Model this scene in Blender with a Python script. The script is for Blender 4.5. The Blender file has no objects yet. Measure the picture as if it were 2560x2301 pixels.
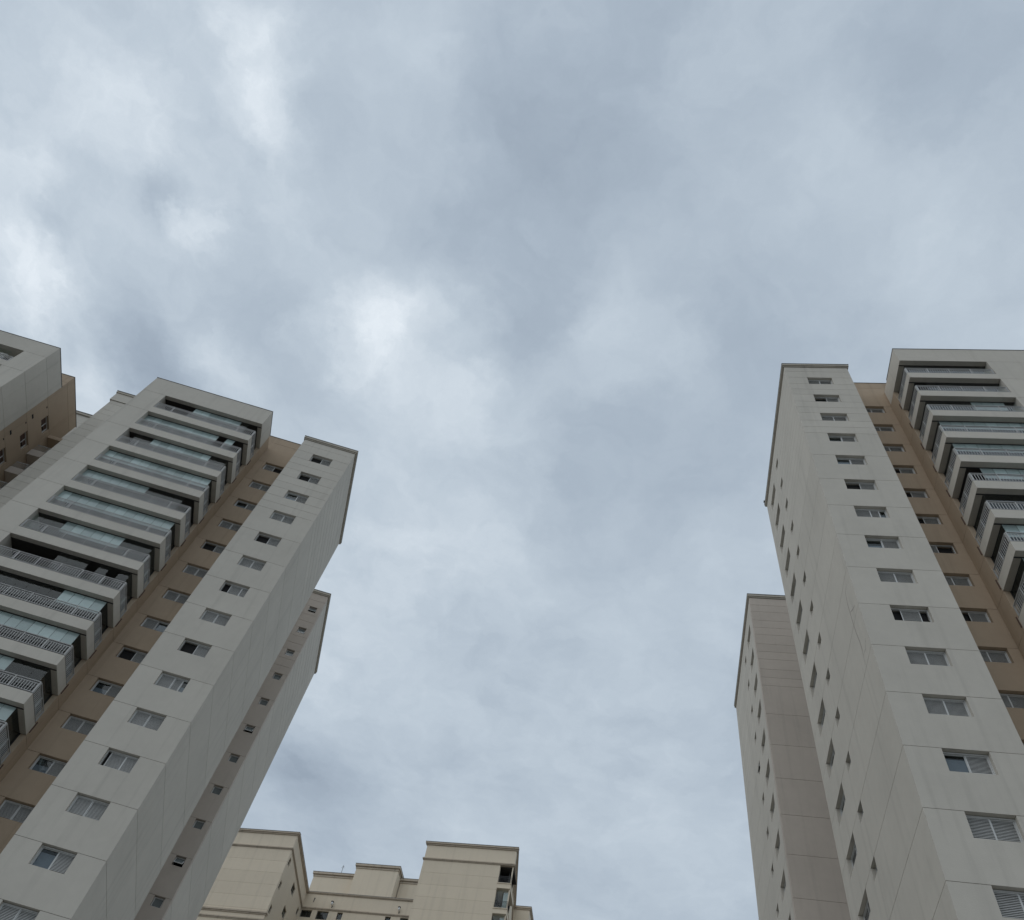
import bpy, math, random
from mathutils import Vector, Matrix
random.seed(11)
scene = bpy.context.scene
COL = scene.collection

# ------------------------------------------------------------------ camera
EYE = 1.6
cam_data = bpy.data.cameras.new('camera')
cam = bpy.data.objects.new('camera', cam_data)
COL.objects.link(cam)
scene.camera = cam
cam_data.sensor_fit = 'HORIZONTAL'
cam_data.sensor_width = 36.0
cam_data.lens = 36.0 * 2121.73 / 2560.0
cam_data.clip_start = 0.1
cam_data.clip_end = 5000.0
RIGHT = Vector((0.96054, -0.23730, 0.14508))
UP = Vector((-0.27814, -0.81951, 0.50104))
FWD = Vector((0.0, 0.52162, 0.85318))
cam.matrix_world = Matrix(((RIGHT.x, UP.x, -FWD.x, 0), (RIGHT.y, UP.y, -FWD.y, 0),
                           (RIGHT.z, UP.z, -FWD.z, EYE), (0, 0, 0, 1)))

# ------------------------------------------------------------------ world: overcast cloud layer over a Nishita sky
SUN_EL, SUN_AZ = math.radians(50), math.radians(248)      # azimuth clockwise from +Y
world = bpy.data.worlds.new('World')
scene.world = world
world.use_nodes = True
wt = world.node_tree
wt.nodes.clear()
WN, WL = wt.nodes, wt.links

def wmath(op, a=None, b=None, c=None):
    n = WN.new('ShaderNodeMath'); n.operation = op
    for i, x in enumerate((a, b, c)):
        if x is None: continue
        if isinstance(x, (int, float)): n.inputs[i].default_value = x
        else: WL.new(x, n.inputs[i])
    return n.outputs[0]

def wvec(op, a=None, b=None, out=0):
    n = WN.new('ShaderNodeVectorMath'); n.operation = op
    for i, x in enumerate((a, b)):
        if x is None: continue
        if isinstance(x, tuple): n.inputs[i].default_value = x
        else: WL.new(x, n.inputs[i])
    return n.outputs[out]

tc = WN.new('ShaderNodeTexCoord')
sep = WN.new('ShaderNodeSeparateXYZ'); WL.new(tc.outputs['Generated'], sep.inputs[0])
zc = wmath('MAXIMUM', sep.outputs[2], 0.12)
comb = WN.new('ShaderNodeCombineXYZ')
WL.new(wmath('DIVIDE', sep.outputs[0], zc), comb.inputs[0])
WL.new(wmath('DIVIDE', sep.outputs[1], zc), comb.inputs[1])
plane = comb.outputs[0]                                    # the flat cloud ceiling

def wnoise(vec, scale, detail, rough, w=0.0):
    n = WN.new('ShaderNodeTexNoise'); n.noise_dimensions = '4D'
    n.inputs['Scale'].default_value = scale; n.inputs['Detail'].default_value = detail
    n.inputs['Roughness'].default_value = rough; n.inputs['W'].default_value = w
    WL.new(vec, n.inputs['Vector'])
    return n
warp = wnoise(plane, 6.0, 6.0, 0.58, 1.3)
wv = wvec('SUBTRACT', warp.outputs['Color'], (0.5, 0.5, 0.5))
sc = WN.new('ShaderNodeVectorMath'); sc.operation = 'SCALE'; WL.new(wv, sc.inputs[0]); sc.inputs['Scale'].default_value = 0.15
pw = wvec('ADD', plane, sc.outputs[0])
warp2 = wnoise(plane, 19.0, 8.0, 0.62, 9.1)
wv2 = wvec('SUBTRACT', warp2.outputs['Color'], (0.5, 0.5, 0.5))
sc2 = WN.new('ShaderNodeVectorMath'); sc2.operation = 'SCALE'; WL.new(wv2, sc2.inputs[0]); sc2.inputs['Scale'].default_value = 0.075
pw = wvec('ADD', pw, sc2.outputs[0])
flat = WN.new('ShaderNodeVectorMath'); flat.operation = 'MULTIPLY'; WL.new(pw, flat.inputs[0]); flat.inputs[1].default_value = (1, 1, 0)
pw = flat.outputs[0]
# thin and thick places of the cloud deck (x/z, y/z, radius, thinness)
CLOUDS = [(0.1, 1.05, 0.42, 0.16), (-0.3, 0.5, 0.05, 0.2), (-0.17, 0.43, 0.04, 0.22), (-0.6, 0.33, 0.05, 0.2), (-0.499, 0.324, 0.287, 0.26), (-0.109, 0.241, 0.137, -0.3), (-0.0, 0.076, 0.108, -0.22), (-0.396, 0.227, 0.045, 0.5), (-0.399, 0.161, 0.035, 0.32), (-0.535, 0.28, 0.045, 0.36), (-0.699, 0.509, 0.065, 0.55), (-0.704, 0.385, 0.047, 0.3), (-0.457, 0.41, 0.031, 0.42), (-0.225, 0.477, 0.052, 0.46), (-0.238, 0.523, 0.077, 0.2), (-0.411, 0.583, 0.045, 0.36), (-0.616, 0.717, 0.071, 0.36), (-0.684, 0.597, 0.055, 0.42), (-0.09, 0.524, 0.061, 0.3), (0.059, 0.37, 0.041, 0.25), (0.16, 0.398, 0.037, 0.25), (-0.206, 0.115, 0.044, 0.2), (-0.359, 0.345, 0.049, 0.12), (-0.497, 0.389, 0.027, -0.42), (-0.658, 0.468, 0.03, -0.4), (-0.516, 0.627, 0.064, -0.5), (-0.647, 0.629, 0.028, -0.28), (-0.356, 0.523, 0.054, -0.25), (-0.296, 0.574, 0.053, -0.2), (-0.043, 0.363, 0.081, -0.15), (-0.603, 0.374, 0.051, -0.15), (-0.322, 0.239, 0.041, -0.1), (-0.047, 0.442, 0.057, -0.12), (-0.216, 1.398, 0.074, -0.65), (-0.195, 0.888, 0.14, 0.18), (-0.068, 0.791, 0.104, 0.2), (0.237, 0.124, 0.053, 0.15), (0.402, 0.179, 0.062, 0.15), (0.307, 0.028, 0.099, -0.15), (0.318, 0.291, 0.098, -0.08), (0.262, 1.078, 0.229, 0.08), (-0.223, 1.127, 0.107, 0.1), (0.019, 1.091, 0.189, -0.05), (0.284, 0.833, 0.133, -0.06), (-0.01, 0.606, 0.076, 0.12), (0.178, 0.628, 0.109, -0.08)]
acc = None
for cx, cy, rad, amp in CLOUDS:
    d = wvec('DISTANCE', pw, (cx, cy, 0.0), out=1)
    d = wmath('MULTIPLY', d, 1.0 / (rad * 1.1))
    g = wmath('EXPONENT', wmath('MULTIPLY', wmath('MULTIPLY', d, d), -1.0))
    g = wmath('MULTIPLY', g, amp)
    acc = g if acc is None else wmath('ADD', acc, g)
big = wnoise(pw, 3.3, 6.0, 0.55, 4.2).outputs['Fac']
fine = wnoise(pw, 9.0, 9.0, 0.62, 7.7).outputs['Fac']
val = wmath('ADD', wmath('MULTIPLY', wmath('SUBTRACT', big, 0.5), 0.62), wmath('MULTIPLY', wmath('SUBTRACT', fine, 0.5), wmath('ADD', 0.36, wmath('MULTIPLY', wmath('MINIMUM', wmath('ABSOLUTE', acc), 0.6), 0.9))))
val = wmath('ADD', val, wmath('MULTIPLY', acc, 0.68))
val = wmath('ADD', val, 0.41)
ramp = WN.new('ShaderNodeValToRGB'); WL.new(val, ramp.inputs[0])
cr = ramp.color_ramp
cr.elements[0].position = 0.0; cr.elements[0].color = (0.32, 0.385, 0.465, 1)
cr.elements[1].position = 1.0; cr.elements[1].color = (0.84, 0.905, 0.965, 1)
for p, c in ((0.30, (0.41, 0.485, 0.57, 1)), (0.55, (0.53, 0.61, 0.69, 1)), (0.80, (0.68, 0.755, 0.825, 1))):
    e = cr.elements.new(p); e.color = c
SKY_K = 0.1
up10 = WN.new('ShaderNodeVectorMath'); up10.operation = 'SCALE'; WL.new(ramp.outputs[0], up10.inputs[0]); up10.inputs['Scale'].default_value = 1.0 / SKY_K
sky = WN.new('ShaderNodeTexSky'); sky.sky_type = 'NISHITA'; sky.sun_disc = False
sky.sun_elevation = SUN_EL; sky.sun_rotation = SUN_AZ
mix = WN.new('ShaderNodeMix'); mix.data_type = 'RGBA'; mix.inputs[0].default_value = 0.95
WL.new(sky.outputs[0], mix.inputs[6]); WL.new(up10.outputs[0], mix.inputs[7])
bg = WN.new('ShaderNodeBackground'); bg.inputs[1].default_value = SKY_K
WL.new(mix.outputs[2], bg.inputs[0])
wo = WN.new('ShaderNodeOutputWorld'); WL.new(bg.outputs[0], wo.inputs[0])

# ------------------------------------------------------------------ sun behind the cloud
sl = bpy.data.lights.new('sun', 'SUN'); sl.energy = 0.7; sl.angle = math.radians(80); sl.color = (1.0, 0.96, 0.9)
sun = bpy.data.objects.new('sun', sl); COL.objects.link(sun)
sd = Vector((math.sin(SUN_AZ) * math.cos(SUN_EL), math.cos(SUN_AZ) * math.cos(SUN_EL), math.sin(SUN_EL)))
sun.rotation_euler = sd.to_track_quat('Z', 'Y').to_euler(); sun.location = sd * 200

vs = scene.view_settings
vs.view_transform = 'Standard'; vs.look = 'None'; vs.exposure = 0.0; vs.gamma = 1.0
scene.render.resolution_x = 1024; scene.render.resolution_y = 920
scene.render.engine = 'CYCLES'

# ------------------------------------------------------------------ materials
def new_mat(name):
    m = bpy.data.materials.new(name); m.use_nodes = True
    nt = m.node_tree; b = nt.nodes['Principled BSDF']
    return m, nt, b

def wall_mat(name, col, var=0.09, streak=0.10, rough=0.9, bump=0.25):
    m, nt, b = new_mat(name)
    N, L = nt.nodes, nt.links
    geo = N.new('ShaderNodeNewGeometry')
    def noise(scale, detail, stretch=(1, 1, 1), rg=0.55):
        mp = N.new('ShaderNodeMapping'); mp.inputs['Scale'].default_value = stretch
        L.new(geo.outputs['Position'], mp.inputs[0])
        n = N.new('ShaderNodeTexNoise'); n.inputs['Scale'].default_value = scale
        n.inputs['Detail'].default_value = detail; n.inputs['Roughness'].default_value = rg
        L.new(mp.outputs[0], n.inputs['Vector']); return n.outputs['Fac']
    def mth(op, a, b_):
        n = N.new('ShaderNodeMath'); n.operation = op
        for i, x in enumerate((a, b_)):
            if isinstance(x, (int, float)): n.inputs[i].default_value = x
            else: L.new(x, n.inputs[i])
        return n.outputs[0]
    big = mth('MULTIPLY', mth('SUBTRACT', noise(0.35, 5), 0.5), var * 2.2)
    mid = mth('MULTIPLY', mth('SUBTRACT', noise(2.3, 4), 0.5), var * 1.1)
    stv = noise(1.0, 4, (2.2, 2.2, 0.10))
    st = mth('MULTIPLY', mth('MAXIMUM', mth('SUBTRACT', stv, 0.54), 0.0), -streak * 5.0)
    tot = mth('ADD', mth('ADD', mth('ADD', big, mid), st), 1.0)
    oi = N.new('ShaderNodeObjectInfo')
    tot = mth('MULTIPLY', tot, mth('ADD', mth('MULTIPLY', oi.outputs['Random'], 0.05), 0.975))
    mul = N.new('ShaderNodeVectorMath'); mul.operation = 'SCALE'; mul.inputs[0].default_value = col
    L.new(tot, mul.inputs['Scale']); L.new(mul.outputs[0], b.inputs['Base Color'])
    b.inputs['Roughness'].default_value = rough
    b.inputs['Specular IOR Level'].default_value = 0.25
    bp = N.new('ShaderNodeBump'); bp.inputs['Strength'].default_value = bump; bp.inputs['Distance'].default_value = 0.02
    L.new(noise(28.0, 3), bp.inputs['Height']); L.new(bp.outputs[0], b.inputs['Normal'])
    return m

def plain_mat(name, col, rough=0.5, metal=0.0, spec=0.5, var=0.06, rnd=0.0):
    m, nt, b = new_mat(name)
    N, L = nt.nodes, nt.links
    geo = N.new('ShaderNodeNewGeometry')
    n = N.new('ShaderNodeTexNoise'); n.inputs['Scale'].default_value = 3.0; n.inputs['Detail'].default_value = 4
    L.new(geo.outputs['Position'], n.inputs['Vector'])
    mr = N.new('ShaderNodeMapRange'); mr.inputs[3].default_value = 1 - var * 2; mr.inputs[4].default_value = 1 + var * 2
    L.new(n.outputs['Fac'], mr.inputs[0])
    mul = N.new('ShaderNodeVectorMath'); mul.operation = 'SCALE'; mul.inputs[0].default_value = col
    sc_ = mr.outputs[0]
    if rnd:
        oi = N.new('ShaderNodeObjectInfo')
        m2 = N.new('ShaderNodeMapRange'); m2.inputs[3].default_value = 1 - rnd; m2.inputs[4].default_value = 1 + rnd * .4
        L.new(oi.outputs['Random'], m2.inputs[0])
        m3 = N.new('ShaderNodeMath'); m3.operation = 'MULTIPLY'; L.new(mr.outputs[0], m3.inputs[0]); L.new(m2.outputs[0], m3.inputs[1]); sc_ = m3.outputs[0]
    L.new(sc_, mul.inputs['Scale']); L.new(mul.outputs[0], b.inputs['Base Color'])
    b.inputs['Roughness'].default_value = rough; b.inputs['Metallic'].default_value = metal
    b.inputs['Specular IOR Level'].default_value = spec
    return m

def glass_mat(name, tint, ior):
    m = bpy.data.materials.new(name); m.use_nodes = True
    nt = m.node_tree; nt.nodes.clear(); N, L = nt.nodes, nt.links
    fr = N.new('ShaderNodeFresnel'); fr.inputs['IOR'].default_value = ior
    geo = N.new('ShaderNodeNewGeometry')
    nz = N.new('ShaderNodeTexNoise'); nz.inputs['Scale'].default_value = 0.7
    L.new(geo.outputs['Position'], nz.inputs['Vector'])
    bp = N.new('ShaderNodeBump'); bp.inputs['Strength'].default_value = 0.02; bp.inputs['Distance'].default_value = 0.1
    L.new(nz.outputs['Fac'], bp.inputs['Height'])
    gl = N.new('ShaderNodeBsdfGlossy'); gl.inputs['Roughness'].default_value = 0.03; gl.inputs['Color'].default_value = (0.95, 1, 1, 1)
    L.new(bp.outputs[0], gl.inputs['Normal'])
    tr = N.new('ShaderNodeBsdfTransparent'); tr.inputs['Color'].default_value = tint
    inv = N.new('ShaderNodeMath'); inv.operation = 'SUBTRACT'; inv.inputs[0].default_value = 1.0; L.new(geo.outputs['Backfacing'], inv.inputs[1])
    ff = N.new('ShaderNodeMath'); ff.operation = 'MULTIPLY'; L.new(fr.outputs[0], ff.inputs[0]); L.new(inv.outputs[0], ff.inputs[1])
    mx = N.new('ShaderNodeMixShader'); L.new(ff.outputs[0], mx.inputs[0]); L.new(tr.outputs[0], mx.inputs[1]); L.new(gl.outputs[0], mx.inputs[2])
    o = N.new('ShaderNodeOutputMaterial'); L.new(mx.outputs[0], o.inputs[0])
    return m

M = {}
M['grey'] = wall_mat('grey_stucco', (0.560, 0.522, 0.455))
M['grey2'] = wall_mat('grey_warm_stucco', (0.52, 0.455, 0.39))
M['tan'] = wall_mat('tan_stucco', (0.435, 0.335, 0.24), streak=0.14)
M['beige'] = wall_mat('beige_stucco', (0.73, 0.63, 0.49), var=0.05, streak=0.08)
M['beige_trim'] = wall_mat('beige_trim', (0.52, 0.44, 0.345), streak=0.25)
M['cornice'] = wall_mat('cornice_stucco', (0.44, 0.40, 0.335), streak=0.2)
M['core'] = plain_mat('joint_mortar', (0.21, 0.195, 0.17), 0.95)
M['coping'] = plain_mat('metal_coping', (0.16, 0.155, 0.15), 0.5, 0.3)
M['alu'] = plain_mat('white_aluminium', (0.60, 0.60, 0.58), 0.4)
M['slat'] = plain_mat('shutter_aluminium', (0.50, 0.50, 0.48), 0.45)
M['room'] = plain_mat('unlit_black', (0.012, 0.011, 0.011), 0.9)  # near-black colour stands in for the unlit space behind openings
M['shade'] = plain_mat('shutter_backing', (0.06, 0.06, 0.06), 0.9)
M['inside_shade'] = plain_mat('balcony_inside_shade', (0.035, 0.031, 0.027), 0.9)  # shade of balcony interiors put into the colour of walls and ceilings
M['rail'] = plain_mat('painted_rail', (0.43, 0.425, 0.41), 0.45)
M['iron'] = plain_mat('black_iron', (0.025, 0.025, 0.028), 0.5)
M['track'] = plain_mat('dark_track', (0.035, 0.035, 0.035), 0.5)
M['blind'] = plain_mat('roller_blind', (0.53, 0.55, 0.54), 0.8, var=0.05, rnd=0.35)
M['curtain'] = plain_mat('pale_curtain', (0.16, 0.165, 0.19), 0.9)
M['brown'] = plain_mat('brown_shutter', (0.10, 0.06, 0.045), 0.7)
M['glass'] = glass_mat('window_glass', (0.93, 0.97, 0.965, 1), 1.5)
M['frost'] = plain_mat('frosted_glass', (0.16, 0.18, 0.18), 0.15)
M['bulb'] = plain_mat('white_lamp_glass', (0.80, 0.80, 0.78), 0.3)
M['ground'] = wall_mat('paving', (0.20, 0.195, 0.185), var=0.12)

# ------------------------------------------------------------------ geometry helpers
class Map:
    """local (a along the wall, d into the wall, z up) -> world"""
    def __init__(s, origin, avec, dvec):
        s.o = Vector((origin[0], origin[1], 0)); s.a = Vector((avec[0], avec[1], 0)); s.d = Vector((dvec[0], dvec[1], 0))
        s.flip = s.a.cross(s.d).z < 0
    def vec(s, a, d, z): return s.a * a + s.d * d + Vector((0, 0, z))
    def pt(s, a, d, z): return s.o + s.vec(a, d, z)

class Frame:
    """tower plan: u along the front, v away from the viewer; u may run either way"""
    def __init__(s, org, yaw, mirror):
        c, sn = math.cos(yaw), math.sin(yaw)
        s.org = Vector((org[0], org[1], 0))
        s.u = Vector((-c, -sn, 0)) if mirror else Vector((c, sn, 0))
        s.v = Vector((-sn, c, 0))
    def p(s, u, v): return s.org + s.u * u + s.v * v
    def front(s, v): return Map(s.p(0, v), s.u, s.v)                 # a = u, d = into +v
    def side(s, u, inward=1): return Map(s.p(u, 0), s.v, s.u * inward)   # a = v

def finish(name, verts, faces, mp, mats, fmat=None):
    me = bpy.data.meshes.new(name)
    if mp.flip: faces = [f[::-1] for f in faces]
    me.from_pydata([tuple(v) for v in verts], [], faces)
    for m in mats: me.materials.append(M[m])
    if fmat:
        for p, i in zip(me.polygons, fmat): p.material_index = i
    me.update()
    return me

BF = [(0, 1, 3, 2), (4, 6, 7, 5), (0, 4, 5, 1), (2, 3, 7, 6), (0, 2, 6, 4), (1, 5, 7, 3)]
def boxes(name, mp, lst, mats):
    """lst: (a0,a1,d0,d1,z0,z1[,mat index[,d shift of the top]]) relative to the anchor"""
    V, F, FM = [], [], []
    for b in lst:
        a0, a1, d0, d1, z0, z1 = b[:6]
        mi = b[6] if len(b) > 6 else 0
        sh = b[7] if len(b) > 7 else 0.0
        n = len(V)
        for a in (a0, a1):
            for d in (d0, d1):
                for z in (z0, z1):
                    V.append(mp.vec(a, d + (sh if z == z1 else 0), z))
        F += [tuple(n + i for i in f) for f in BF]; FM += [mi] * 6
    return finish(name, V, F, mp, mats, FM)

def plate(name, mp, a0, a1, z0, z1, holes, th, mats):
    """wall plate with rectangular openings, built as one closed shell"""
    A = sorted({a0, a1, *[x for h in holes for x in h[:2] if a0 < x < a1]})
    Z = sorted({z0, z1, *[x for h in holes for x in h[2:] if z0 < x < z1]})
    def solid(i, j):
        if i < 0 or j < 0 or i >= len(A) - 1 or j >= len(Z) - 1: return False
        ca, cz = (A[i] + A[i + 1]) / 2, (Z[j] + Z[j + 1]) / 2
        return not any(h[0] < ca < h[1] and h[2] < cz < h[3] for h in holes)
    V, F, idx = [], [], {}
    def v(i, k, j):
        key = (i, k, j)
        if key not in idx: idx[key] = len(V); V.append(mp.vec(A[i], th * k, Z[j]))
        return idx[key]
    for i in range(len(A) - 1):
        for j in range(len(Z) - 1):
            if not solid(i, j): continue
            F.append((v(i, 0, j), v(i + 1, 0, j), v(i + 1, 0, j + 1), v(i, 0, j + 1)))
            F.append((v(i, 1, j), v(i, 1, j + 1), v(i + 1, 1, j + 1), v(i + 1, 1, j)))
            if not solid(i - 1, j): F.append((v(i, 0, j), v(i, 0, j + 1), v(i, 1, j + 1), v(i, 1, j)))
            if not solid(i + 1, j): F.append((v(i + 1, 0, j), v(i + 1, 1, j), v(i + 1, 1, j + 1), v(i + 1, 0, j + 1)))
            if not solid(i, j - 1): F.append((v(i, 0, j), v(i, 1, j), v(i + 1, 1, j), v(i + 1, 0, j)))
            if not solid(i, j + 1): F.append((v(i, 0, j + 1), v(i + 1, 0, j + 1), v(i + 1, 1, j + 1), v(i, 1, j + 1)))
    return finish(name, V, F, mp, mats)

def put(name, me, parent, loc, kind=None):
    o = bpy.data.objects.new(name, me); COL.objects.link(o)
    o.parent = parent
    o.location = Vector(loc) - (WP[parent.name] if parent else Vector((0, 0, 0)))
    WP[o.name] = Vector(loc)
    if kind: o['kind'] = kind
    return o
WP = {}
def thing(name, label, cat, loc, group=None):
    o = bpy.data.objects.new(name, None); COL.objects.link(o)
    o.location = loc; WP[o.name] = Vector(loc); o.empty_display_size = 1.0
    o['label'] = label; o['category'] = cat
    if group: o['group'] = group
    return o

# ------------------------------------------------------------------ ground
gm = Map((0, 0), (1, 0), (0, 1))
g = put('ground', boxes('ground', gm, [(-900, 900, -900, 900, -0.5, 0.0)], ['ground']), None, (0, 0, 0))
g['kind'] = 'structure'

# ------------------------------------------------------------------ tower kit
S = 2.88                         # storey
H4 = 50.955 + EYE                # height of the reference joint (k = 0)
def ZK(k): return H4 - k * S
GAP = 0.011                      # half width of a wall joint
TH = 0.42                        # wall thickness
W1, WIN_A0, WIN_A1, WIN_H = 4.546, 1.41, 3.15, 0.385 * S
VT, VB = 2.24, -1.45
KLAST = 18

def wall(parent, mp, a0, a1, ks, mat, zoff=0.0, holes=None, hk=None, th=TH, name='wall_panel', cache={}):
    """one plate per joint interval; holes: (a0,a1,depth below the head k) on integer heads"""
    for i in range(len(ks) - 1):
        k0, k1 = ks[i], ks[i + 1]
        zt, zb = ZK(k0) + zoff, max(ZK(k1) + zoff, 0.0)
        hl = []
        for (h0, h1, hh) in (holes or []):
            for hd in (hk or []):
                top, bot = ZK(hd) + zoff, ZK(hd) + zoff - hh
                if bot < zt - 1e-4 and top > zb + 1e-4:
                    hl.append((h0, h1, round(min(bot, 1e9) - zt, 4), round(top - zt, 4)))
        z1, z0 = -GAP, (zb - zt) + (GAP if zb > 0 else 0)
        # an opening that starts at a joint reaches into the joint
        key = (parent.name, mat, round(mp.o.x, 3), round(mp.o.y, 3), round(mp.a.x, 3), round(a0, 3), round(a1, 3), round(z0, 3), tuple(hl), th)
        hl2 = [(h[0], h[1], -99 if h[2] <= z0 + 0.02 else h[2], 99 if h[3] >= z1 - 0.02 else h[3]) for h in hl]
        hl2 = [(h[0], h[1], z0 - 1 if h[2] == -99 else h[2], z1 + 1 if h[3] == 99 else h[3]) for h in hl2]
        # an opening as tall as the plate cuts it into separate plates
        runs, x = [], a0
        for h in sorted(hl2):
            if h[2] <= z0 and h[3] >= z1: runs.append((x, h[0])); x = h[1]
        runs.append((x, a1))
        if key not in cache:
            cache[key] = [plate(name, mp, r0, r1, z0, z1, [h for h in hl2 if h[0] > r0 - .01 and h[1] < r1 + .01], th, [mat]) for r0, r1 in runs]
        for me in cache[key]:
            put(name, me, parent, mp.o + Vector((0, 0, zt)))

def std_ks(top, first=-3, triple_to=0, last=KLAST, extra=()):
    ks = [top] + list(extra)
    k = first
    while k <= last:
        ks.append(k)
        if k < triple_to: ks += [k + 0.387, k + 0.70]
        k += 1
    return ks

# windows -----------------------------------------------------------
MC = {}
def cached(key, fn):
    if key not in MC: MC[key] = fn()
    return MC[key]

def mkey(mp): return (round(mp.a.x, 3), round(mp.a.y, 3), round(mp.d.x, 3), round(mp.d.y, 3))

def shutter_window(parent, mp, a0, a1, ztop, h, segs, rec=0.20, flip=False):
    """segs: (f0,f1,type) as fractions along the opening as seen from outside, left to right"""
    w = a1 - a0
    anchor = mp.pt(a0, rec, ztop)
    def frame():
        t = 0.045
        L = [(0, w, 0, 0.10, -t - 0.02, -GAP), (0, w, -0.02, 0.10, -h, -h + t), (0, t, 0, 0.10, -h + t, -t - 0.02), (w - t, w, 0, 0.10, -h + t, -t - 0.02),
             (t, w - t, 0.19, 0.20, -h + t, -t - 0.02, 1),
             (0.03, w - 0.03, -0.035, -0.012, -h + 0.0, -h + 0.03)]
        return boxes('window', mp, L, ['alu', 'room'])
    wo = put('window', cached(('win', mkey(mp), round(w, 3), round(h, 3)), frame), parent, anchor)
    for i, (f0, f1, t) in enumerate(segs):
        if flip: f0, f1 = 1 - f1, 1 - f0
        x0, x1 = f0 * w + (0.045 if f0 < 0.01 else 0.0), f1 * w - (0.045 if f1 > 0.99 else 0.0)
        sw = round(x1 - x0, 3); y0, y1 = -h + 0.05, -0.07
        if t == 'L':
            dep = 0.015 if i % 2 == 0 else 0.05
            def sh():
                st = 0.04
                return boxes('shutter', mp, [(0, st, 0, 0.025, y0, y1), (sw - st, sw, 0, 0.025, y0, y1), (st, sw - st, 0, 0.025, y1 - 0.035, y1), (st, sw - st, 0, 0.025, y0, y0 + 0.035)], ['alu'])
            def sl():
                n = 15; L = []
                p = (y1 - y0 - 0.08) / n
                for q in range(n):
                    z = y0 + 0.04 + q * p
                    L.append((0.04, sw - 0.04, -0.006, 0.004, z + 0.004, z + p * 0.64, 0, 0.012))
                L.append((0.04, sw - 0.04, 0.028, 0.032, y0 + 0.03, y1 - 0.03, 1))
                return boxes('slats', mp, L, ['slat', 'shade'])
            al = anchor + mp.vec(x0, dep, 0)
            put('shutter', cached(('sh', mkey(mp), sw, h), sh), wo, al)
            put('slats', cached(('sl', mkey(mp), sw, h), sl), wo, al, 'stuff')
        elif t in 'GC':
            dep = 0.07
            def pn():
                st = 0.035
                return boxes('sash', mp, [(0, st, 0, 0.025, y0, y1), (sw - st, sw, 0, 0.025, y0, y1), (st, sw - st, 0, 0.025, y1 - 0.03, y1), (st, sw - st, 0, 0.025, y0, y0 + 0.03)], ['alu'])
            al = anchor + mp.vec(x0, dep, 0)
            put('sash', cached(('sa', mkey(mp), sw, h), pn), wo, al)
            put('pane', cached(('pn', mkey(mp), sw, h), lambda: boxes('pane', mp, [(0.035, sw - 0.035, 0.010, 0.016, y0 + 0.03, y1 - 0.03)], ['glass'])), wo, al)
            frac = 0.80 if t == 'G' else 0.55
            put('curtain', cached(('cu', mkey(mp), sw, h, t), lambda: boxes('curtain', mp, [(0.03, sw - 0.03, 0.05, 0.06, y0, y0 + (y1 - y0) * frac)], ['curtain'])), wo, al)
        # 'D' stays open: the black sheet standing in for the unlit room shows

SEG = {'LL': [(0, .5, 'L'), (.5, 1, 'L')], 'DL': [(0, .5, 'D'), (.5, 1, 'L')], 'LD': [(0, .5, 'L'), (.5, 1, 'D')],
       'GL': [(0, .5, 'G'), (.5, 1, 'L')], 'CL': [(0, .5, 'C'), (.5, 1, 'L')], 'dLL': [(0, .27, 'D'), (.27, .72, 'L'), (.72, 1, 'L')],
       'LLd': [(0, .5, 'L'), (.5, .78, 'L'), (.78, 1, 'C')], 'dLd': [(0, .28, 'D'), (.28, .78, 'L'), (.78, 1, 'D')],
       'eLL': [(0, .12, 'D'), (.12, .6, 'L'), (.6, 1, 'L')], 'DD': [(0, 1, 'D')], 'LG': [(0, .5, 'L'), (.5, 1, 'G')]}

def awning_window(parent, mp, a0, a1, ztop, h, tilt, rec=0.20):
    w = a1 - a0
    anchor = mp.pt(a0, rec, ztop)
    def frame():
        t = 0.04
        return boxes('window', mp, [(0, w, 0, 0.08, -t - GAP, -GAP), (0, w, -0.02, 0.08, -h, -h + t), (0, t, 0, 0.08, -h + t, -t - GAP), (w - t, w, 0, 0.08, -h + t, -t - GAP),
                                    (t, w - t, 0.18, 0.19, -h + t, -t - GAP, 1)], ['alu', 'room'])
    wo = put('window', cached(('aw', mkey(mp), round(w, 3), round(h, 3)), frame), parent, anchor)
    c, s = math.cos(tilt), math.sin(tilt)
    hh = h - 0.1
    st = 0.035
    V, F, FM = [], [], []
    def sbox(x0, x1, q0, q1, t0, t1, mi):
        n = len(V)
        for a in (x0, x1):
            for t in (t0, t1):
                for q in (q0, q1):
                    V.append(mp.vec(a, -q * s + t * c, -q * c - t * s))
        F.extend([tuple(n + i for i in (f[::-1])) for f in BF]); FM.extend([mi] * 6)
    x0, x1 = 0.045, w - 0.045
    sbox(x0, x0 + st, 0, hh, 0, 0.03, 0); sbox(x1 - st, x1, 0, hh, 0, 0.03, 0)
    sbox(x0 + st, x1 - st, 0, st, 0, 0.03, 0); sbox(x0 + st, x1 - st, hh - st, hh, 0, 0.03, 0)
    key = ('aws', mkey(mp), round(w, 3), round(tilt, 3))
    al = anchor + mp.vec(0, 0.0, -0.055)
    put('sash', cached(key, lambda: finish('sash', V, F, mp, ['alu'], FM)), wo, al)
    V, F, FM = [], [], []
    sbox(x0 + st, x1 - st, st, hh - st, 0.010, 0.018, 0)
    put('pane', cached(key + ('p',), lambda: finish('pane', V, F, mp, ['frost'], FM)), wo, al)

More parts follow.
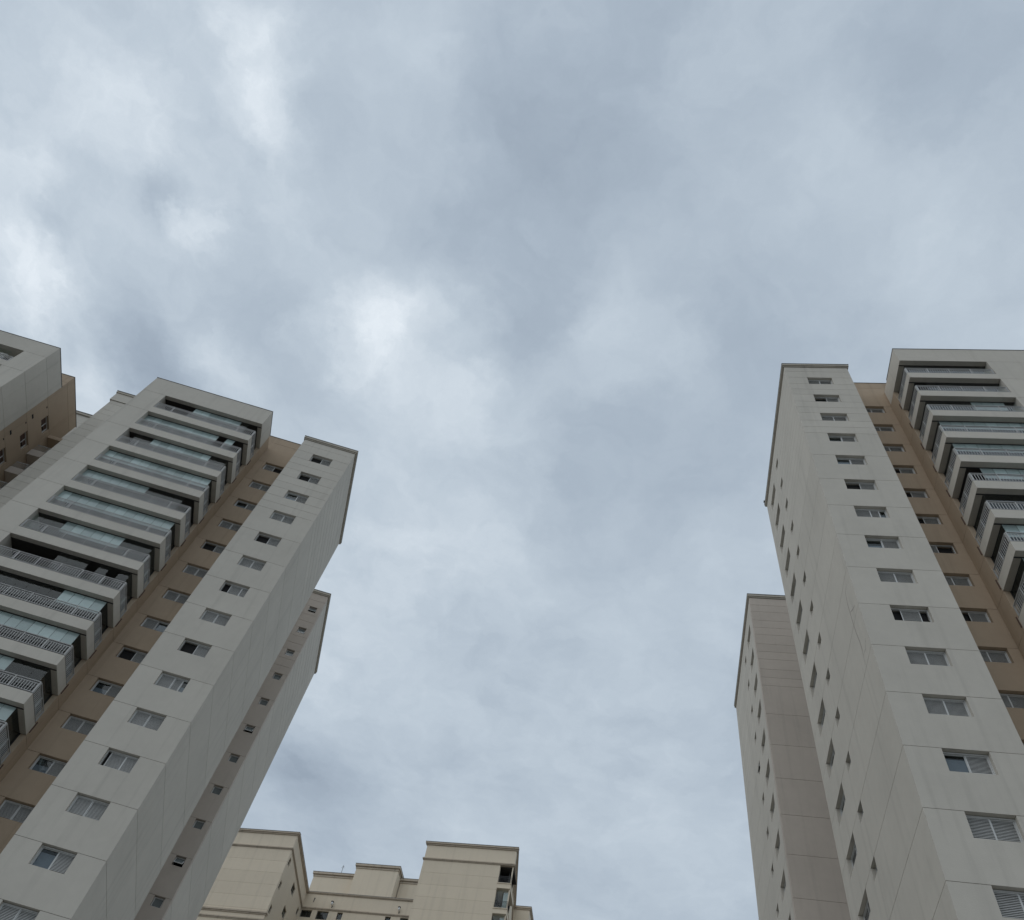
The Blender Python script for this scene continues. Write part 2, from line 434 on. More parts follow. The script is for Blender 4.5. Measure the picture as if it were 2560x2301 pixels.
# balconies -----------------------------------------------------------
def railing_mesh(mp, length, h, post=1.37):
    L = []
    n = max(1, round(length / post)); step = length / n
    for i in range(n + 1):
        x = min(max(i * step, 0.02), length - 0.02)
        L.append((x - 0.026, x + 0.026, -0.026, 0.026, 0, h))
    L.append((0, length, -0.028, 0.028, h - 0.035, h + 0.005))
    L.append((0, length, -0.016, 0.016, h - 0.16, h - 0.13))
    L.append((0, length, -0.016, 0.016, 0.05, 0.08))
    nb = int(length / 0.150)
    for i in range(nb):
        x = (i + 0.5) * length / nb
        L.append((x - 0.018, x + 0.018, -0.010, 0.010, 0.08, h - 0.145))
    return boxes('railing', mp, L, ['rail'])

BAND = 0.272 * S
def balcony(parent, fr, US, k, uo, code, left_first, k_open, slab_v1=1.05):
    """band (solid parapet) whose underside lies at joint k; the opening above it runs up to joint k-1"""
    zb = ZK(k); zt = zb + BAND; zc = ZK(k - 1)
    mf = fr.front(VB); ms = fr.side(US)
    anchor = mf.pt(US, 0, zb)
    ln = uo - US
    dv = slab_v1 - VB
    bal = put('balcony', cached(('band', mkey(mf), ln), lambda: boxes('balcony', mf, [(0, ln, 0, dv, GAP, BAND), (0.006, ln, 0.006, dv - 0.02, BAND, BAND + 0.045, 1), (0, ln, 0.37, 0.43, GAP - 0.045, GAP - 0.002, 1), (0.37, 0.43, 0.43, dv, GAP - 0.045, GAP - 0.002, 1), (0.435, ln, 0.435, dv, GAP - 0.02, GAP - 0.003, 2)], ['grey', 'track', 'inside_shade'])), parent, anchor)  # dark sheet added under the slab paints the dim interior
    if k == -2:
        put('ceiling', boxes('ceiling', mf, [(0.435, ln, 0.435, dv, -0.02, -0.003), (0, ln, 0.37, 0.43, -0.045, -0.003), (0.37, 0.43, 0.435, dv, -0.045, -0.003)], ['inside_shade']), parent, mf.pt(US, 0, ZK(-3) + GAP))  # sheet below the top block, interior shade put into its colour
    put('drain_pipe', cached(('dp', mkey(ms)), lambda: boxes('drain_pipe', ms, [(-.025, .025, -.055, -.005, -.55, .12), (-.025, .025, -.055, .05, .12, .17)], ['brown'])), bal, ms.pt(slab_v1 + .06, 0, zt))
    rh = 0.80
    put('railing', cached(('rf', mkey(mf), ln), lambda: railing_mesh(mf, ln - 0.12, rh)), bal, mf.pt(US + 0.06, 0.05, zt + 0.045), 'stuff')
    put('railing', cached(('rs', mkey(ms), dv), lambda: railing_mesh(ms, dv - 0.16, rh, 1.15)), bal, ms.pt(VB + 0.10, 0.05, zt + 0.045), 'stuff')
    # glazing: a row of frameless panes behind the railing
    n = len(code); gu0 = US + 0.37
    pw = (uo - gu0) / n
    hgt = zc - zt - 0.09
    order = range(n)
    z0 = zt + 0.048
    for i in order:
        c = code[i]
        j = i if left_first else n - 1 - i
        if c == 'o': continue
        al = mf.pt(gu0 + j * pw, 0.38, z0)
        put('glass_pane', cached(('gp', mkey(mf), round(pw, 3)), lambda: boxes('glass_pane', mf, [(0.006, pw - 0.006, 0, 0.010, 0, hgt)], ['glass'])), bal, al)
        if c in 'bB':
            lo = 1.12 if c == 'b' else 0.92
            put('roller_blind', cached(('rb', mkey(mf), round(pw, 3), lo), lambda: boxes('roller_blind', mf, [(0.012, pw - 0.012, 0, 0.012, lo, hgt)], ['blind'])), bal, mf.pt(gu0 + j * pw, 0.41, z0))
    sp = (slab_v1 - (VB + 0.38)) / 3
    right_code = code[0] if left_first else code[-1]
    if right_code != 'o':
        for i in range(3):
            put('glass_pane', cached(('gs', mkey(ms), round(sp, 3)), lambda: boxes('glass_pane', ms, [(0.008, sp - 0.008, 0, 0.010, 0, hgt)], ['glass'])), bal, ms.pt(VB + 0.38 + i * sp, 0.38, z0))
    return bal

def tower_block(t, fr, mirror, US, uo, ue, top_balc, glaz, front_codes, tan_codes, side_holes, d1, side_end_top):
    """white wing + tan recess + balcony bay of one tower"""
    f0, s0 = fr.front(0), fr.side(0)
    heads = list(range(-3, 16))
    ks = std_ks(-3.62, extra=(-3.36,))
    wall(t, f0, 0, W1, ks, 'grey', holes=[(WIN_A0, WIN_A1, WIN_H)], hk=heads)
    wall(t, s0, TH, d1, ks, 'grey', holes=side_holes, hk=heads)
    # hidden core and the far return of the wing
    put('wall_core', boxes('wall_core', f0, [(TH + .005, W1 - TH, TH + .005, d1 - .1, 0, ZK(-3.6))], ['core']), t, f0.o)
    put('wall', boxes('wall', f0, [(W1 - TH + 0.01, W1, TH + 0.005, VT + TH, 0, ZK(-3.62)), (TH, W1, d1 - 0.09, d1 - 0.002, 0, ZK(-3.62))], ['grey']), t, f0.o)
    zt = ZK(-3.62)
    ov = 0.13
    put('cornice', boxes('cornice', f0, [(-ov * .5, W1 + ov * .5, -ov * .5, d1 + ov * .5, 0.004, 0.13), (-ov, W1 + ov, -ov, d1 + ov, 0.13, 0.36), (-ov - .03, W1 + ov + .03, -ov - .03, d1 + ov + .03, 0.36, 0.40, 1)], ['cornice', 'coping']), t, f0.o + Vector((0, 0, zt)))
    # windows of the wing
    for i, k in enumerate(heads):
        code = front_codes[i] if i < len(front_codes) else 'LL'
        shutter_window(t, f0, WIN_A0, WIN_A1, ZK(k), WIN_H, SEG[code], flip=mirror)
    # tan recess
    ft = fr.front(VT)
    tks = [-4.40, -4.08] + list(range(-3, KLAST + 1))
    wall(t, ft, W1, US, tks, 'tan', holes=[(5.36, 7.12, 0.365 * S)], hk=heads)
    put('coping', boxes('coping', ft, [(W1 - 1.2, US + 3.0, -0.03, 3.0, 0.0, 0.05)], ['coping']), t, ft.o + Vector((0, 0, ZK(-4.40))))
    put('wall', boxes('wall', ft, [(US + .003, US + 3.0, 0.004, 3.0, ZK(-3.5), ZK(-4.40)), (W1 - 1.2, W1 - .003, 0.004, 3.0, ZK(-3.5), ZK(-4.40))], ['tan']), t, ft.o)
    put('wall_core', boxes('wall_core', ft, [(W1 + .01, US + 0.5, TH + .005, 2.9, 0, ZK(-4.3))], ['core']), t, ft.o)
    for i, k in enumerate(heads):
        code = tan_codes[i] if i < len(tan_codes) else 'LL'
        shutter_window(t, ft, 5.36, 7.12, ZK(k), 0.365 * S, SEG[code], flip=mirror)
    st = fr.side(US)
    wall(t, st, 1.052, VT - 0.002, list(range(-3, KLAST + 1)), 'tan', th=0.30)
    wall(t, st, side_end_top, VT - 0.002, [-3.75, -3], 'tan', th=0.30)
    # balcony bay
    fb = fr.front(VB)
    wall(t, fb, US, ue, [top_balc, -3], 'grey', th=2.5)
    if side_end_top > 1.06:
        put('wall', boxes('wall', st, [(1.06, side_end_top - .003, 0, 0.4, ZK(-3) + GAP, ZK(top_balc) - .012)], ['grey']), t, st.o)
    put('coping', boxes('coping', fb, [(US - 0.03, ue + 0.03, -0.03, 2.55, 0.0, 0.045)], ['coping']), t, fb.o + Vector((0, 0, ZK(top_balc))))
    wall(t, fb, uo, ue, list(range(-3, KLAST + 1)), 'grey', th=2.5)
    put('inner_wall', boxes('inner_wall', fb, [(US + 0.32, uo - .005, 2.51, 2.9, 0, ZK(-3) - .02)], ['inside_shade']), t, fb.o)
    put('wall_core', boxes('wall_core', fb, [(uo - .003, ue - 0.1, 2.505, 4.5, 0, ZK(top_balc) - .1)], ['core']), t, fb.o)
    for k in range(-2, 16):
        code = glaz.get(k - 1, 'b' * len(glaz[-3]))
        balcony(t, fr, US, k, uo, code, not mirror, k - 1)

# ------------------------------------------------------------------ left tower
frL = Frame((-13.273, 41.415), 0.00824, True)
tL = thing('apartment_tower', 'grey and tan tower with long glazed balconies, whole top in view at left', 'tower', (*frL.p(8, 4).xy, 0), 'grey and tan apartment towers')
glL = {-3: 'oooobbbbbbco', -2: 'bbbbbbbbbobo', -1: 'occbbbbbbbcc', 0: 'bbbbbbbbbbbb', 1: 'bbbbbbbcccco', 2: 'bbbbbbbbbbbb', 3: 'cccbbbbbbccc',
       4: 'oooocccocbcc', 5: 'ccccccccbbbb', 6: 'bbbbbbbbbbbb', 7: 'bbbbbbbbbccc', 8: 'bbbbbbbbbbbb', 9: 'bbbbbbbbbbbb'}
glL[4] = 'ooooocccococ'
for q in (0, 2, 3, 5): glL[q] = glL[q].replace('b', 'B')
tower_block(tL, frL, True, 7.84, 16.32, 18.25, -3.80, glL,
            ['DL', 'DL', 'CL', 'LL', 'DL', 'LL', 'dLL', 'LL', 'DL', 'LLd', 'LL', 'eLL', 'LL', 'GL', 'LL'],
            ['LD', 'LL', 'CL', 'LL', 'DL', 'LL', 'LL', 'LG', 'DL', 'CL', 'LL', 'CL', 'LL'],
            None, 10.2, 1.056)
# set-back strip left of the balcony bay, with a raised crown
fs = frL.front(3.65)
ks = []
k = -4.31
while k < KLAST:
    ks += [k, k + 0.39, k + 0.65]; k += 1
wall(tL, fs, 19.5, 23.55, [-4.5] + ks, 'grey', th=4.0)
put('crown', boxes('crown', fs, [(19.5, 23.72, -0.08, 4.05, 0.01, 1.25), (19.4, 23.8, -0.16, 4.1, 1.25, 1.5, 1), (19.3, 23.84, -0.2, 4.2, 1.5, 1.55, 2)], ['grey', 'cornice', 'coping']), tL, fs.o + Vector((0, 0, ZK(-4.5))))
put('wall_core', boxes('wall_core', fs, [(18.2, 23.4, 4.0, 6.0, 0, ZK(-4.5))], ['core']), tL, fs.o)

# ------------------------------------------------------------------ right tower
frR = Frame((17.846, 22.890), -0.28981, False)
tR = thing('apartment_tower', 'grey and tan tower at right with windows on its narrow left side', 'tower', (*frR.p(8, 4).xy, 0), 'grey and tan apartment towers')
glR = {-3: 'cccccccc', -2: 'occccccc', -1: 'ccccbbbc', 0: 'bbbbbbbb', 1: 'bbbbbbbb', 2: 'obbbbbbb', 3: 'cccccccc', 4: 'bbbbbbbb', 5: 'bbbbbbbb'}
for q in (-1, 2, 4): glR[q] = glR[q].replace('b', 'B')
SB, SS = (9.17, 11.22, 0.375 * S), (6.87, 7.73, 0.24 * S)
tower_block(tR, frR, False, 7.63, 13.44, 24.0, -3.74, glR,
            ['LL', 'DL', 'LL', 'CL', 'GL', 'DL', 'LLd', 'CL', 'LL', 'dLd', 'LL', 'LL', 'GL', 'LL', 'LL'],
            ['LL', 'LL', 'LL', 'DL', 'DL', 'DL', 'LD', 'LL', 'DL', 'LL', 'LL'],
            [SB, SS], 12.58, 2.08)
s0 = frR.side(0)
for i, k in enumerate(range(-3, 16)):
    shutter_window(tR, s0, SB[0], SB[1], ZK(k), SB[2], SEG[('LL', 'DL', 'GL', 'LL', 'LG', 'GL')[i % 6]])
    awning_window(tR, s0, SS[0], SS[1], ZK(k), SS[2], (0.0, 0.0, 0.25)[i % 3])

M['crack'] = plain_mat('crack_filler', (0.33, 0.285, 0.25), 0.95)
for pts in ([(0.76, 5.18), (1.20, 5.2), (1.38, 5.44), (1.39, 5.66), (1.4, 5.97), (1.36, 6.21), (1.26, 6.46), (1.25, 6.65), (1.43, 6.93)], [(0.50, 5.85), (0.98, 5.77), (1.41, 5.67)], [(0.50, 6.66), (0.55, 6.75), (0.86, 6.79), (1.25, 6.77)]):
    V, F = [], []
    for i, (a, k) in enumerate(pts):
        w = 0.030 if 0 < i < len(pts) - 1 else 0.006
        V += [s0.vec(a - w, -0.003, ZK(k) + w * .6), s0.vec(a + w, -0.003, ZK(k) - w * .6), s0.vec(a, 0.02, ZK(k))]
    for i in range(len(pts) - 1):
        n = i * 3
        F += [(n, n + 1, n + 4, n + 3), (n + 1, n + 2, n + 5, n + 4), (n + 2, n, n + 3, n + 5)]
    put('crack', finish('crack', V, F, s0, ['crack']), tR, s0.o)
put('roof_bolt', boxes('roof_bolt', s0, [(-.05, .05, -.05, .05, 0, .28), (-.09, .09, -.09, .09, .28, .40)], ['coping']), tR, s0.pt(12.6, -.10, ZK(-3.62) + .40))

# ------------------------------------------------------------------ rear blocks (half a storey lower)
def rear_block(t, fr, v2, b, width, depth, front_small, side_holes, mats, seed):
    zo = -0.5 * S
    ff, ss = fr.front(v2), fr.side(-b)
    heads = list(range(-3, 14))
    ks = std_ks(-3.62, extra=(-3.3,))
    fh = [(-b + 0.42, -b + 1.13, 0.25 * S)] if front_small else None
    wall(t, ff, -b, width, ks[:-1], mats[0], zoff=zo, holes=fh, hk=heads)
    wall(t, ss, v2 + TH, v2 + depth, ks[:-1], mats[1], zoff=zo, holes=side_holes, hk=heads)
    put('wall_core', boxes('wall_core', ff, [(-b + TH + .005, width - .05, TH + .005, depth - .05, 0, ZK(-3.6) + zo)], ['core']), t, ff.o)
    ov = 0.13
    put('cornice', boxes('cornice', ff, [(-b - ov * .5, width + ov * .5, -ov * .5, depth + ov * .5, 0.004, 0.13), (-b - ov, width + ov, -ov, depth + ov, 0.13, 0.36), (-b - ov - .03, width + ov + .03, -ov - .03, depth + ov + .03, 0.36, 0.40, 1)], ['cornice', 'coping']), t, ff.o + Vector((0, 0, ZK(-3.62) + zo)))
    rnd = random.Random(seed)
    for i, k in enumerate(heads):
        if front_small:
            awning_window(t, ff, fh[0][0], fh[0][1], ZK(k) + zo, fh[0][2], (0.5, 0.3, 0.2, 0.15, 0.0, 0.5, 0.0, 0.05, 0.0, 0.6, 0.1, 0.5)[i % 12])
        if side_holes:
            for h in side_holes:
                if h[1] - h[0] > 1.5: shutter_window(t, ss, h[0], h[1], ZK(k) + zo, h[2], SEG[('LL', 'DL', 'LL', 'GL')[i % 4]])
                else: awning_window(t, ss, h[0], h[1], ZK(k) + zo, h[2], 0.55 if i == 4 else (0.0, 0.2)[i % 2])

tL2 = thing('rear_block', 'grey block behind the left tower with a column of small awning windows', 'tower', (*frL.p(2, 20).xy, 0), 'grey blocks behind the towers')
rear_block(tL2, frL, 15.67, 0.205, 5.0, 10.6, True, None, ('grey2', 'grey'), 3)
tR2 = thing('rear_block', 'grey block behind the right tower, blank front and two window columns on its side', 'tower', (*frR.p(2, 27).xy, 0), 'grey blocks behind the towers')
rear_block(tR2, frR, 21.17, 0.80, 6.5, 13.3, False, [(22.6, 24.55, 0.37 * S), (26.15, 27.0, 0.24 * S)], ('grey2', 'grey'), 4)

# ------------------------------------------------------------------ far left tower
tN = thing('apartment_tower', 'grey and tan tower cut off by the left edge, brown-shuttered windows and small balconies', 'tower', (*frL.p(30, 3).xy, 0), 'grey and tan apartment towers')
fN, sN = frL.front(-1.70), frL.side(26.8)
wall(tN, fN, 26.8, 28.72, list(range(-3, KLAST + 1)), 'grey', th=1.2)
wall(tN, fN, 26.8, 42, [-3.68, -3], 'grey', th=1.2)
wall(tN, sN, -0.49, 2.18, [-3.68] + list(range(-3, KLAST + 1)), 'grey')
put('coping', boxes('coping', fN, [(26.77, 42, -0.03, 3.9, 0, 0.05)], ['coping']), tN, fN.o + Vector((0, 0, ZK(-3.68))))
put('wall_core', boxes('wall_core', fN, [(27.3, 28.7, 1.25, 3.85, 0, ZK(-3.6))], ['core']), tN, fN.o)
put('inner_wall', boxes('inner_wall', fN, [(28.7, 42, 2.3, 2.6, 0, ZK(-3) - .02)], ['inside_shade']), tN, fN.o)
for k in range(-2, 4):
    zb = ZK(k)
    bal = put('balcony', cached('nband', lambda: boxes('balcony', fN, [(0, 9, 0, 2.2, GAP, BAND), (0, 9, .45, 2.2, GAP - .02, GAP - .003, 1)], ['grey', 'inside_shade'])), tN, fN.pt(28.725, 0, zb))
    put('railing', cached('nrail', lambda: railing_mesh(fN, 8.0, 0.80)), bal, fN.pt(28.80, 0.06, zb + BAND + .01), 'stuff')
    for j in range(5):
        put('glass_pane', cached('npane', lambda: boxes('glass_pane', fN, [(0.01, 0.79, 0, 0.01, 0, S - BAND - .05)], ['glass'])), bal, fN.pt(29.75 + j * 0.8, 0.40, zb + BAND + .02))
sT = frL.side(26.86)
NW = (4.05, 5.55, 0.36 * S)
hN = list(range(-3, 8))
wall(tN, sT, 2.2, 7.5, [-4.40, -4.0] + list(range(-3, KLAST + 1)), 'tan', holes=[NW], hk=hN)
put('wall', boxes('wall', frL.front(2.2), [(27.30, 42, 0.002, 0.4, ZK(-3.5), ZK(-4.40))], ['tan']), tN, frL.p(0, 2.2))
put('coping', boxes('coping', frL.front(2.2), [(26.83, 42, -0.03, 5.4, 0, 0.05)], ['coping']), tN, frL.p(0, 2.2) + Vector((0, 0, ZK(-4.40))))
put('wall_core', boxes('wall_core', frL.front(2.2), [(27.30, 42, 0.45, 5.25, 0, ZK(-4.35))], ['core']), tN, frL.p(0, 2.2))
for k in hN:
    zt = ZK(k); w = NW[1] - NW[0]; h = NW[2]
    an = sT.pt(NW[0], 0.16, zt)
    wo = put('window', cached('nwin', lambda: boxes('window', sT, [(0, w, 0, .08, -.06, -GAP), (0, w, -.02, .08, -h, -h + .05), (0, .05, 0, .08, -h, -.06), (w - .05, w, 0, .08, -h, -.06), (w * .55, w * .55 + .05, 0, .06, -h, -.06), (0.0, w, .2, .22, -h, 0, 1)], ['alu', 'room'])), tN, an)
    put('shutter', cached('nshut', lambda: boxes('shutter', sT, [(0.05, w * .5, 0.085, .10, -h + .05, -h * .52), (0.05, w - .05, 0.085, .10, -h * .48, -.06)], ['brown'])), wo, an)
    put('vent', cached('nvent', lambda: boxes('vent', sT, [(0, .42, -.01, .02, -.20, 0)], ['room'])), tN, sT.pt(2.85, 0, ZK(k + .70)))
    put('vent', cached('nvent2', lambda: boxes('vent', sT, [(0, .18, -.01, .02, -.12, 0)], ['room'])), tN, sT.pt(3.10, 0, ZK(k + 0.03)))
    zb = ZK(k + 1.13)
    sb = frL.front(6.2)
    if k == -3:
        put('canopy', boxes('canopy', sb, [(-1.15, 0.05, 0, 1.25, 0.0, 0.42)], ['tan']), tN, sb.pt(26.8, 0, ZK(-2.88)))
    b2 = put('balcony', cached('nb2', lambda: boxes('balcony', sb, [(-1.15, 0.04, 0, 1.25, 0, 0.78)], ['grey2'])), tN, sb.pt(26.8, 0, zb))
    put('railing', cached('nr2', lambda: boxes('railing', sb, [(-1.10 + i * .135 - .011, -1.10 + i * .135 + .011, -.011, .011, 0, .78) for i in range(9)] + [(-1.12, 0.02, -.03, .03, .78, .84), (-1.12, 0.02, -.02, .02, .04, .07)], ['rail'])), b2, sb.pt(26.8, 0.06, zb + .78), 'stuff')
# taller grey block rising behind it
fR = frL.front(9.0)
wall(tN, fR, 24.0, 42, [-5.75, -5.3, -4.9, -4.4, -4, -3, -2, -1, 0], 'grey', th=0.5)
put('cornice', boxes('cornice', fR, [(23.9, 42, -.15, 5, 0.005, .28), (23.85, 42, -.2, 5, .28, .34, 1)], ['cornice', 'coping']), tN, fR.o + Vector((0, 0, ZK(-5.75))))

# ------------------------------------------------------------------ beige building at the back
yawG = math.radians(-19.5)
frG = Frame((0, 0), yawG, False)
tG = thing('apartment_building', 'beige apartment building far behind, deep recess between two blocks, moulded cornices', 'building', (*frG.p(-35, 92).xy, 0))
NF, NR = 86.45, 98.0
GZ = lambda z: z + EYE
def gwall(mp, a0, a1, zs, mat='beige', holes=None, th=0.4, name='wall_panel'):
    for i in range(len(zs) - 1):
        zt, zb = zs[i], zs[i + 1]
        hl = [(h[0], h[1], h[2] - zt, h[3] - zt) for h in (holes or []) if h[2] < zt - .001 and h[3] > zb + .001]
        put(name, plate(name, mp, a0, a1, zb - zt + (0.007 if zb > 0 else 0), -0.007, hl, th, [mat]), tG, mp.o + Vector((0, 0, zt)))
def gz(top, n=20): return [GZ(top)] + [GZ(58.5 - 1.45 * i) for i in range(n)] + [0.0]
def gwindow(mp, h, mull=True, rec=0.16):
    w, hh = h[1] - h[0], h[3] - h[2]
    L = [(0, w, 0, .06, -.05, -.012), (0, w, 0, .06, -hh, -hh + .05), (0, .05, 0, .06, -hh, -.05), (w - .05, w, 0, .06, -hh, -.05), (0, w, .2, .21, -hh, 0, 1)]
    if mull: L.append((w / 2 - .025, w / 2 + .025, 0, .06, -hh, -.05))
    an = mp.pt(h[0], rec, h[3])
    wo = put('window', boxes('window', mp, L, ['iron', 'room']), tG, an)
    put('pane', boxes('pane', mp, [(.05, w - .05, .03, .04, -hh + .05, -.05)], ['glass']), wo, an)
fF, fRc = frG.front(NF), frG.front(NR)
# left block
gwall(fF, -60, -43.5, [GZ(60.46), GZ(58.78)] )
gwall(fF, -60, -43.5, [GZ(58.56)] + [GZ(57.05 - 1.47 * i) for i in range(25)] + [0.0])
sdir = Vector(((frG.p(-45, NR) - frG.p(-43.5, NF)).x, (frG.p(-45, NR) - frG.p(-43.5, NF)).y)); SLEN = sdir.length; sdir /= SLEN
sG = Map(frG.p(-43.5, NF).xy, sdir, (-frG.u.x, -frG.u.y))
gh = []
for i in range(6):
    z = GZ(58.0 - 2.9 * i)
    gh += [(0.55, 1.25, z - .92, z), (5.15, 6.6, z - 1.2, z - .12), (10.2, 11.0, z - .95, z - .1)]
gwall(sG, 0.41, SLEN + .3, [GZ(60.46), GZ(58.78)])
gwall(sG, 0.41, SLEN + .3, [GZ(58.56), GZ(44.0), 0.0], holes=gh)
for h in gh: gwindow(sG, h, h[1] - h[0] > 1)
def moulding(mp, a0, a1, z0, z1, ov, ret0=0.0, ret1=0.0, d1=0.3, mat='beige_trim', name='cornice', cap=False):
    hh = z1 - z0
    L = [(a0 - ret0 * ov * .5, a1 + ret1 * ov * .5, -ov * .5, d1, 0.003, hh * .45), (a0 - ret0 * ov, a1 + ret1 * ov, -ov, d1, hh * .45, hh)]
    if cap: L.append((a0 - ret0 * (ov + .03), a1 + ret1 * (ov + .03), -ov - .03, d1, hh, hh + .04, 1))
    put(name, boxes(name, mp, L, [mat, 'coping']), tG, mp.o + Vector((0, 0, z0)))
for (z0, z1, ov, cap) in ((60.46, 60.78, .22, True), (58.56, 58.78, .15, False), (50.55, 50.85, .16, False), (49.8, 50.05, .13, False)):
    moulding(fF, -60, -43.5, GZ(z0), GZ(z1), ov, 0, 1, cap=cap)
    if z0 > 55: moulding(sG, 0.302, SLEN - .2, GZ(z0), GZ(z1), ov, cap=cap)
put('wall_core', boxes('wall_core', fF, [(-60, -45.45, .42, 20, 0, GZ(60.3))], ['core']), tG, fF.o)
# recess wall
rh = []
for i in range(5):
    z = GZ(58.44 - 2.9 * i)
    for (e0, e1, hh) in ((-44.9, -43.48, .95), (-42.8, -41.3, 1.08), (-40.15, -39.47, .92), (-34.0, -33.3, .92), (-32.1, -30.6, 1.08), (-29.8, -28.4, .95)):
        rh.append((e0, e1, z - hh, z))
gwall(fRc, -45.4, -24, [GZ(60.56), GZ(58.76)])
gwall(fRc, -45.4, -24, [GZ(58.54), GZ(44.0), 0.0], holes=rh)
for h in rh: gwindow(fRc, h, h[1] - h[0] > 1)
moulding(fRc, -45.2, -24, GZ(60.56), GZ(60.76), .16, cap=True)
moulding(fRc, -45.2, -24, GZ(58.54), GZ(58.76), .13)
put('wall_core', boxes('wall_core', fRc, [(-45.4, -24, .42, 9, 0, GZ(60.4))], ['core']), tG, fRc.o)
for e in (-41.13, -32.45):
    lp = put('wall_lamp', boxes('wall_lamp', fRc, [(-.04, .04, -.05, 0, -.12, .12), (-.02, .02, -.30, -.05, .08, .12), (-.15, .15, -.48, -.18, .44, .50), (-.11, .11, -.44, -.22, .50, .54)], ['iron']), tG, fRc.pt(e, 0, GZ(59.06)))
    V, F = [], []
    for i in range(7):
        ph = math.pi * i / 6
        for j in range(10):
            th_ = 2 * math.pi * j / 10
            V.append(Vector((.15 * math.sin(ph) * math.cos(th_), .15 * math.sin(ph) * math.sin(th_), .2 * math.cos(ph))))
    for i in range(6):
        for j in range(10):
            F.append((i * 10 + j, (i + 1) * 10 + j, (i + 1) * 10 + (j + 1) % 10, i * 10 + (j + 1) % 10))
    put('globe', finish('globe', V, F, Map((0, 0), (1, 0), (0, 1)), ['bulb']), lp, fRc.pt(e, -.33, GZ(59.32)))
put('pipe', boxes('pipe', fRc, [(-.03, .03, -.08, 0, 0, .45), (-.03, .08, -.08, 0, .45, .51)], ['iron']), tG, fRc.pt(-43.72, 0, GZ(59.5)))
# right block
E0, E1, EL = -27.4, -16.88, -18.45
gwall(fF, E0, E1, [GZ(60.46), GZ(58.78)], th=0.6)
gwall(fF, E0, EL, [GZ(58.56)] + [GZ(57.05 - 1.45 * i) for i in range(25)] + [0.0])
sg1 = Map(frG.p(E1, NF).xy, sdir, (-frG.u.x, -frG.u.y))
gwall(sg1, .602, 11.3, [GZ(60.46), GZ(58.78)])
gwall(sg1, 3.3, 11.3, [GZ(58.56)] + [GZ(57.05 - 2.9 * i) for i in range(12)] + [0.0])
for (z0, z1, ov, cap) in ((60.46, 60.78, .22, True), (58.56, 58.78, .15, False)):
    moulding(fF, E0, E1, GZ(z0), GZ(z1), ov, 1, 1, cap=cap)
    moulding(sg1, .302, 11.2, GZ(z0), GZ(z1), ov, cap=cap)
put('wall_core', boxes('wall_core', fF, [(E0 + .02, EL - .42, .42, 11, 0, GZ(60.3)), (EL - .41, E1 - 1.9, 3.25, 11, 0, GZ(60.3))], ['core']), tG, fF.o)
put('inner_wall', boxes('inner_wall', fF, [(EL - .40, EL - .012, .41, 3.2, 0, GZ(58.4)), (EL - .40, E1 - .45, 3.205, 3.24, 0, GZ(58.5)), (E1 - .62, E1 - .56, .9, 3.2, 0, GZ(58.5)), (EL - .3, E1 - .05, .31, 3.2, GZ(58.42), GZ(58.55))], ['inside_shade']), tG, fF.o)
put('roof', boxes('roof', fF, [(EL - .5, E1 - .42, .61, 3.3, GZ(60.2), GZ(60.4))], ['beige']), tG, fF.o)
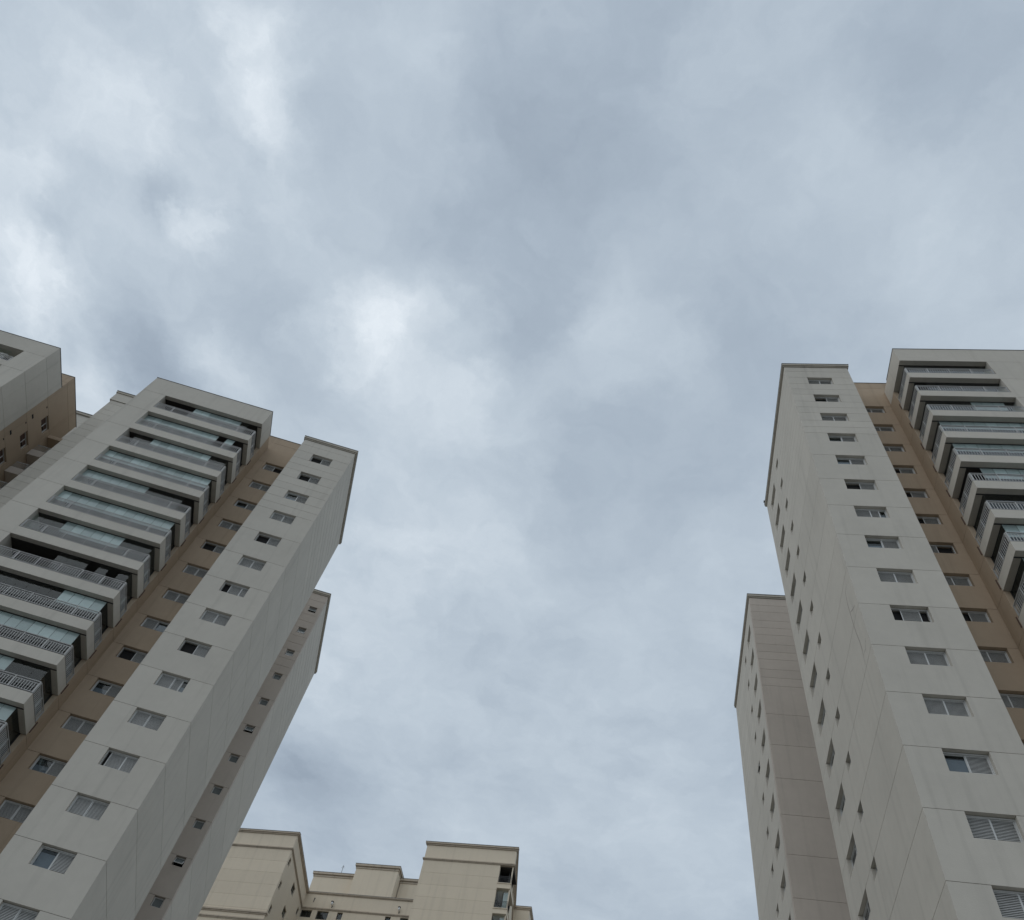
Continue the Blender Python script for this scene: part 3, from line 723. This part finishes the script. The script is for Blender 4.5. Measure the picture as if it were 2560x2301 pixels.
for i in range(9):
    zs = GZ(56.45 - 2.9 * i)
    lo = put('balcony', boxes('balcony', fF, [(0.003, E1 - EL - .06, 0, 3.19, -.62, -.08), (-.06, E1 - EL + .0, -.07, 3.19, -.08, 0.0)], ['beige']), tG, fF.pt(EL, 0, zs))
    wl = E1 - EL - .12
    L = [(0, wl, .03, .06, .78, .82), (0, wl, .03, .06, .64, .67), (0, wl, .03, .06, .05, .08)] + [(j * wl / 11 - .012, j * wl / 11 + .012, .035, .055, .05, .66) for j in range(12)]
    put('railing', boxes('railing', fF, L, ['iron']), lo, fF.pt(EL + .03, 0, zs), 'stuff')
    fr_ = put('column', boxes('column', fF, [(0, .12, .15, .27, 0, 2.27)], ['beige']), lo, fF.pt(E1 - .20, 0, zs + .002))
    if i > 0:
        for j in range(2):
            put('glass_pane', boxes('glass_pane', fF, [(.01, wl / 2 - .06, 0, .01, 0, 2.2)], ['glass']), lo, fF.pt(EL + .06 + j * wl / 2, .30, zs + .02))
        put('roller_blind', boxes('roller_blind', fF, [(.01, wl / 2 - .06, 0, .01, 0.1, 2.0)], ['blind']), lo, fF.pt(EL + .06 + wl / 2, .42, zs + .02))
# set-back wing right of it
fW = frG.front(97.6)
gwall(fW, -26, -16.35, [GZ(60.46)] + [GZ(58.5 - 2.9 * i) for i in range(12)] + [0.0])
gwall(frG.side(-16.35, -1), 98.01, 106, [GZ(60.46), GZ(40), 0.0])
moulding(fW, -26, -16.35, GZ(60.46), GZ(60.78), .2, 0, 1, d1=3, cap=True)
# penthouse volumes
def pent(e0, e1, n0, top, dep, ov=.2):
    mp = frG.front(n0)
    b = put('penthouse', boxes('penthouse', mp, [(e0, e1, 0, dep, GZ(60.2), GZ(top - .62))], ['beige']), tG, mp.o)
    hh = .62
    put('cornice', boxes('cornice', mp, [(e0 - ov * .4, e1 + ov * .4, -ov * .4, dep, .002, .14), (e0 - .02, e1 + .02, -.02, dep, .14, .30), (e0 - ov, e1 + ov, -ov, dep, .30, .58), (e0 - ov - .03, e1 + ov + .03, -ov - .03, dep, .58, .62, 1)], ['beige_trim', 'coping']), b, mp.o + Vector((0, 0, GZ(top - .62))))
    return b
pent(-40.25, -34.5, 99.5, 66.08, 5.5)
pent(-46.0, -40.26, 100.3, 65.03, 5.0)
b = pent(-34.4, -29.0, 101.2, 65.55, 4.0)
mp = frG.front(101.2)
put('wall_panel', boxes('wall_panel', mp, [(-33.2, -29.0, -.10, -.002, GZ(60.6), GZ(64.6))], ['beige']), b, mp.o)

# roof antenna
at = thing('antenna', 'thin metal aerial standing on the roof of the beige building', 'antenna', tuple(frG.pt if False else (frG.p(-42.55, 100.6) + Vector((0, 0, GZ(65.03))))))
put('mast', boxes('mast', frG.front(0), [(-.025, .025, -.025, .025, 0, 1.45)], ['coping']), at, WP[at.name])
put('crossbar', boxes('crossbar', frG.front(0), [(-.22, .22, -.012, .012, 1.05, 1.075), (-.15, .15, -.012, .012, 1.25, 1.275)], ['coping']), at, WP[at.name])
